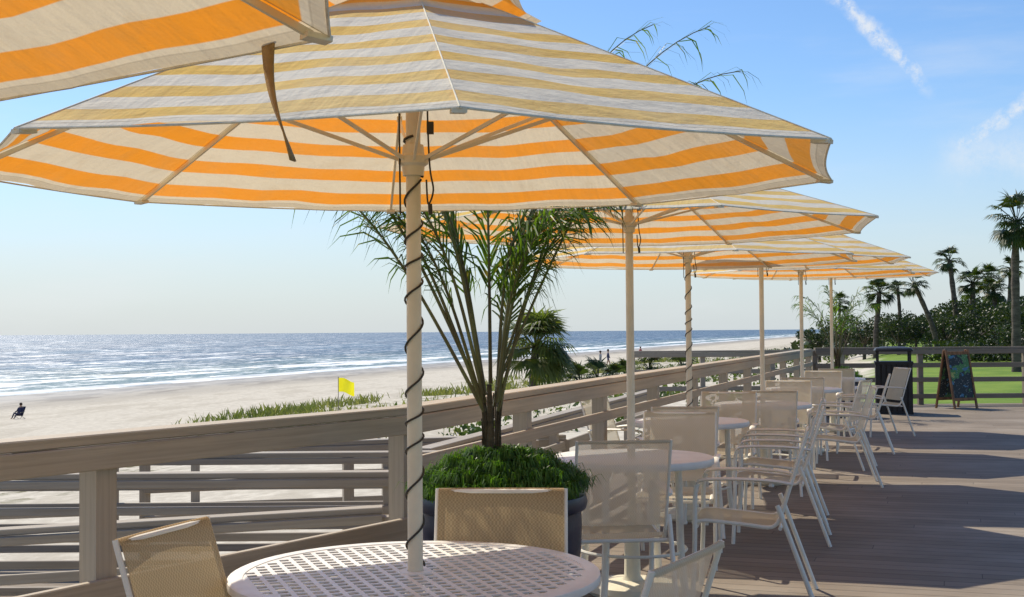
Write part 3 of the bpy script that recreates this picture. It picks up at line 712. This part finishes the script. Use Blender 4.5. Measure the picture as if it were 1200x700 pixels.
for _ in range(320):
    d=U(30,170); s=U(53,66); x=-72.8+.3*d+1.044*s
    leafcloud(m,Vector((x,d,gz(x,d)+.1)),U(.35,.9),34,.12,.55)
o=ob('dune_scrub',m.mesh('dune_scrub',MAT['scrub'])); o['kind']='stuff'; o['label']='low green scrub covering the dune'; o['category']='vegetation'
m=M()
for _ in range(15000):
    d=30+(R()**1.4)*150; s=random.gauss(45.5,1.7) if R()<.7 else U(44,58); x=-72.8+.3*d+1.044*s
    if noise.noise(Vector((x*.25,d*.12,7)))<-.02+.25*noise.noise(Vector((x*1.1,d*.6,2))): continue
    xp=600+1500*x/d
    if xp<200+40*R(): continue
    z=gz(x,d); hh=U(.2,.6); a=U(0,6.28); w=.011+d*.00018; t=Vector((math.cos(a),math.sin(a),0)); b=Vector((x,d,z-.03)); l=Vector((U(-.25,.25),U(-.2,.2),0))
    m.add([b-t*w,b+t*w,b+l*.3+Vector((0,0,hh*.6))+t*w*.7,b+l+Vector((0,0,hh))],[(0,1,2,3)])
o=ob('sea_oats',m.mesh('sea_oats',MAT['oats'])); o['kind']='stuff'; o['label']='strip of green dune grass above the beach'; o['category']='dune grass'
# ------------------------------------------------------------ yellow flag, beach sign
d=48; x=px(396,d); z=gz(x,d); e=ob('beach_flag',None,None,(x,d,z)); e['label']='yellow warning flag on a thin pole in dune grass'; e['category']='flag'
top=pz(441,d)-z
m=M(); m.tube([(0,0,-.2),(0,0,top+.05)],.014,8); ob('flagpole',m.mesh('flagpole',MAT['rail2'],True),e)
m=M();vs=[]
for i in range(13):
    for j in range(7):
        u,v=i/12,j/6; vs.append((.016+u*.58,.06*math.sin(u*6+v)*u,top-v*.52-u*.14+.04*math.sin(u*5)))
m.add(vs,[(i*7+j,i*7+j+1,(i+1)*7+j+1,(i+1)*7+j) for i in range(12) for j in range(6)]); ob('flag_cloth',m.mesh('flag_cloth',MAT['yellow'],True),e)
d=36; x=px(389,d); z=gz(x,d); zt=pz(513,d)-z
e=ob('beach_sign',None,None,(x,d,z),.15); e['label']='small blank white sign on a wooden post in sand'; e['category']='sign'
m=M(); m.box((0,0,zt/2-.1),(.06,.05,zt+.2)); ob('post',m.mesh('post',MAT['rail2']),e)
m=M(); m.beam((-.21,-.045,zt-.18),(.21,-.045,zt-.18),.02,.40); ob('sign_panel',m.mesh('sign_panel',MAT['signw']),e)
# ------------------------------------------------------------ trash bin & A-frame
def bin_():
    e=ob('trash_bin',None,None,(6.45,21.7,0),-.25); e['label']='black slatted litter bin with covered top on the deck'; e['category']='litter bin'
    m=M(); m.box((0,0,.43),(.52,.52,.80)); ob('liner',m.mesh('liner',MAT['black']),e)
    m=M()
    for s in range(4):
        a=s*math.pi/2
        for k in range(7):
            u=-.255+k*.085; q=Vector((u*math.cos(a)-(-.285)*math.sin(a),u*math.sin(a)+(-.285)*math.cos(a),.43)); m.box(q,(.06,.022,.80),a)
    ob('slat_panel',m.mesh('slat_panel',MAT['black']),e)
    m=M(); m.box((0,0,.02),(.6,.6,.04)); m.box((0,0,.855),(.62,.62,.045)); ob('body_frame',m.mesh('body_frame',MAT['black']),e)
    m=M()
    for a,b in((-1,-1),(1,-1),(1,1),(-1,1)): m.box((a*.26,b*.26,.96),(.035,.035,.19))
    ob('lid_post',m.mesh('lid_post',MAT['black']),e)
    m=M(); vs=[]
    prof=[(.32,1.045),(.325,1.065),(.30,1.10),(.2,1.125),(.0,1.13)]
    for r,z in prof:
        for a in range(16):
            t=a*math.pi/8; c,s=math.cos(t),math.sin(t); k=r/max(abs(c),abs(s))**.8; vs.append((k*c,k*s,z))
    m.add(vs,[(i*16+j,i*16+(j+1)%16,(i+1)*16+(j+1)%16,(i+1)*16+j) for i in range(4) for j in range(16)]+[tuple(range(15,-1,-1))])
    ob('lid',m.mesh('lid',MAT['black'],True),e)
bin_()
def aframe():
    e=ob('sandwich_board',None,None,(px(1119,22.9),22.9,0),.45); e['label']='wooden sandwich board with painted chalkboard panel on deck'; e['category']='sign board'
    e.scale=(.84,.84,.93)
    mat,nt,out=newmat('chalk_art'); o=coord(nt)
    n=tex(nt,o,3.0,3,.5,.3)
    c=mix(nt,ss(nt,n,.52,.54),(.025,.038,.042),(.07,.20,.07))
    c=mix(nt,ss(nt,n,.61,.63),c,(.34,.36,.11))
    c=mix(nt,ss(nt,tex(nt,mapping(nt,o,(1,1,1.4)),5.5,2),.63,.66),c,(.07,.19,.30))
    c=mix(nt,mt(nt,'MULTIPLY',ss(nt,tex(nt,mapping(nt,o,(1,1,2.5)),22,2),.63,.67),.6),c,(.6,.6,.55))
    nt.links.new(bsdf(nt,c,.7),out.inputs[0])
    for sg in(-1,1):
        m=M(); W=.31
        for sx in(-1,1): m.beam((sx*W,sg*.27,0),(sx*W,sg*.03,1.12),.045,.04)
        for z in(.18,1.06):
            f=1-z/1.12; m.beam((-W,sg*(.03+.24*f),z),(W,sg*(.03+.24*f),z),.03,.06)
        fr=ob('board_frame',m.mesh('board_frame',MAT['boardwood']),e)
        m=M(); z0,z1=.2,1.05; y0,y1=sg*(.03+.24*(1-z0/1.12)),sg*(.03+.24*(1-z1/1.12)); a=.28
        dy=sg*.004
        m.add([(-a,y0+dy,z0),(a,y0+dy,z0),(a,y1+dy,z1),(-a,y1+dy,z1),(-a,y0-dy,z0),(a,y0-dy,z0),(a,y1-dy,z1),(-a,y1-dy,z1)],[(0,1,2,3),(7,6,5,4),(0,4,5,1),(1,5,6,2),(2,6,7,3),(3,7,4,0)])
        ob('chalkboard_panel',m.mesh('chalkboard_panel',mat),e)
aframe()
# ------------------------------------------------------------ people
def figure(loc,rz,joints,edges,radii,shirt,label,hairp,sc=1):
    me=bpy.data.meshes.new('person'); me.from_pydata(joints,edges,[])
    o=ob('person',me,None,loc,rz); o['label']=label; o['category']='person'; o.scale=(sc,)*3
    mod=o.modifiers.new('skin','SKIN'); 
    for i,r in enumerate(radii):
        me.skin_vertices[0].data[i].radius=(r,r)
    me.skin_vertices[0].data[0].use_root=True
    s=o.modifiers.new('sub','SUBSURF'); s.levels=1; s.render_levels=2
    mat,nt,out=newmat('person_skin_and_clothes'); c=coord(nt); sp=nt.nodes.new('ShaderNodeSeparateXYZ'); nt.links.new(c,sp.inputs[0])
    top=joints[0][2]; z=sp.outputs[2]
    k=mt(nt,'MULTIPLY',ss(nt,z,top-.22,top-.2),mt(nt,'SUBTRACT',1.0,ss(nt,z,top+.48,top+.5)))
    nt.links.new(bsdf(nt,mix(nt,k,(.42,.26,.17),shirt),.7),out.inputs[0]); me.materials.append(mat)
    m=M(); h=Vector(hairp)
    m.lathe([(.06,-.09),(.10,-.04),(.112,.03),(.09,.09),(.04,.125),(0,.13)],12)
    ob('hair',m.mesh('hair',MAT['hair'],True),o,h)
J=[(0,0,.92),(0,0,1.12),(0,0,1.38),(0,0,1.48),(0,-.01,1.56),(0,-.01,1.68),(.19,0,1.38),(.25,.08,1.1),(.24,-.02,.86),(-.19,0,1.38),(-.25,-.08,1.1),(-.24,-.16,.88),
   (.1,0,.86),(.1,-.16,.48),(.1,-.16,.06),(.1,-.30,.03),(-.1,0,.86),(-.1,.06,.48),(-.1,.28,.10),(-.1,.2,.03)]
E=[(0,1),(1,2),(2,3),(3,4),(4,5),(2,6),(6,7),(7,8),(2,9),(9,10),(10,11),(0,12),(12,13),(13,14),(14,15),(0,16),(16,17),(17,18),(18,19)]
RD=[.13,.13,.14,.055,.085,.085,.06,.045,.03,.06,.045,.03,.09,.06,.04,.03,.09,.06,.04,.03]
for xp,d,rz,sh in((703,118,1.2,(.5,.5,.5)),(712,122,1.6,(.04,.05,.12)),(750,170,2.0,(.3,.05,.05))):
    x=px(xp,d); figure((x,d,gz(x,d)),rz,J,E,RD,sh,'person walking along the sand in beachwear',(0,0,1.63))
JS=[(0,.1,.32),(0,.17,.5),(0,.24,.76),(0,.25,.86),(0,.23,.94),(0,.23,1.06),(.19,.24,.76),(.25,.12,.55),(.24,-.1,.5),(-.19,.24,.76),(-.25,.12,.55),(-.24,-.1,.5),
   (.1,.05,.31),(.12,-.35,.42),(.12,-.62,.08),(.12,-.75,.06),(-.1,.05,.31),(-.12,-.33,.44),(-.12,-.58,.08),(-.12,-.7,.06)]
d=64; x=px(22,d); z=gz(x,d)
figure((x,d,z),-.3,JS,E,RD,(.03,.03,.07),'person in dark clothes seated in a beach chair',(0,.24,1.02),.7)
e=ob('beach_chair',None,None,(x,d,z),-.3); e['label']='low dark folding beach chair on wet sand'; e['category']='chair'; e.scale=(.7,.7,.7)
m=M()
for sx in(-.28,.28):
    m.tube([(sx,-.25,0),(sx,.1,.24),(sx,.42,.85)],.015,6); m.tube([(sx,.35,0),(sx,-.2,.26)],.015,6); m.tube([(sx,-.2,.45),(sx,.3,.5)],.018,6)
ob('chair_frame',m.mesh('chair_frame',MAT['metal']),e)
m=M(); m.add([(-.27,-.2,.25),(.27,-.2,.25),(.27,.1,.20),(-.27,.1,.20),(.27,.43,.86),(-.27,.43,.86)],[(0,1,2,3),(3,2,4,5)]); ob('seat',m.mesh('seat',MAT['shirt']),e)
# ------------------------------------------------------------ world & sun
AZ,EL=math.radians(34),math.radians(49)
w=bpy.data.worlds.new('World'); SC.world=w; w.use_nodes=True; nt=w.node_tree; nt.nodes.clear()
wo=nt.nodes.new('ShaderNodeOutputWorld'); bg=nt.nodes.new('ShaderNodeBackground'); nt.links.new(bg.outputs[0],wo.inputs[0])
sk=nt.nodes.new('ShaderNodeTexSky'); sk.sky_type='NISHITA'; sk.sun_disc=False; sk.sun_elevation=EL; sk.sun_rotation=-AZ
sk.air_density=1.0; sk.dust_density=.4; sk.ozone_density=2.4
g=coord(nt,'Generated')
def cvec(x,y): return Vector((x-600,1500,389-y)).normalized()
def trail(x0,y0,x1,y1,wd,sd,bow=0):
    a,b=cvec(x0,y0),cvec(x1,y1); n=a.cross(b).normalized(); t=(b-a).normalized(); L=(b-a).length
    dd=vm(nt,'DOT_PRODUCT',g,tuple(n)); tt=mt(nt,'SUBTRACT',vm(nt,'DOT_PRODUCT',g,tuple(t)),a.dot(t))
    u=mt(nt,'DIVIDE',tt,L); dd=mt(nt,'ADD',dd,mt(nt,'MULTIPLY',mt(nt,'MULTIPLY',u,mt(nt,'SUBTRACT',1.0,u)),bow))
    nz=mt(nt,'MULTIPLY',mt(nt,'SUBTRACT',tex(nt,g,sd,5,.6),.5),wd*2.6)
    ab=mt(nt,'ABSOLUTE',mt(nt,'ADD',dd,nz))
    core=mt(nt,'SUBTRACT',1.0,ss(nt,ab,0,wd*1.2))
    ends=mt(nt,'MULTIPLY',ss(nt,tt,-.004,.03),mt(nt,'SUBTRACT',1.0,ss(nt,tt,L-.04,L+.006)))
    br=ss(nt,tex(nt,g,sd*2.2,6,.75),.28,.66)
    return mt(nt,'MULTIPLY',mt(nt,'MULTIPLY',core,ends),br)
t1=trail(925,-40,1100,122,.0068,40,.03); t2=trail(1104,192,1245,76,.0075,34,-.03); t3=trail(1090,176,1320,196,.024,12)
cl=ss(nt,tex(nt,mapping(nt,g,(1.2,1.2,7)),2.2,7,.6),.48,.80)
cm=mt(nt,'MAXIMUM',mt(nt,'MULTIPLY',t1,.85),mt(nt,'MAXIMUM',mt(nt,'MULTIPLY',t2,.8),mt(nt,'MULTIPLY',t3,.5)))
cm=mt(nt,'MAXIMUM',cm,mt(nt,'MULTIPLY',cl,.34))
hs=nt.nodes.new('ShaderNodeHueSaturation'); hs.inputs['Saturation'].default_value=1.16; nt.links.new(sk.outputs[0],hs.inputs['Color'])
base=mix(nt,1.0,hs.outputs[0],(.86,.92,1.02),'MULTIPLY')
spz=nt.nodes.new('ShaderNodeSeparateXYZ'); nt.links.new(g,spz.inputs[0])
hz=mt(nt,'SUBTRACT',1.0,ss(nt,spz.outputs[2],-.02,.19))
base=mix(nt,mt(nt,'MULTIPLY',hz,.84),base,(4.3,4.85,5.3))
c=mix(nt,cm,base,(6.0,6.2,6.4))
nt.links.new(c,bg.inputs[0]); bg.inputs[1].default_value=.14
sd=Vector((-math.sin(AZ)*math.cos(EL),math.cos(AZ)*math.cos(EL),math.sin(EL)))
l=bpy.data.lights.new('sun','SUN'); l.energy=5.0; l.angle=math.radians(.53); l.color=(1,.92,.78)
so=bpy.data.objects.new('sun',l); COL.objects.link(so); so.rotation_euler=(-sd).to_track_quat('-Z','Y').to_euler()
# ------------------------------------------------------------ camera
cam=bpy.data.cameras.new('camera'); co=bpy.data.objects.new('camera',cam); COL.objects.link(co)
cam.lens=45; cam.sensor_width=36; cam.clip_end=60000; cam.clip_start=.05
mw=Matrix.Translation((0,0,H))@Matrix.Rotation(math.radians(90+1.47),4,'X')@Matrix.Rotation(math.radians(-.42),4,'Z')
co.matrix_world=mw
SC.camera=co
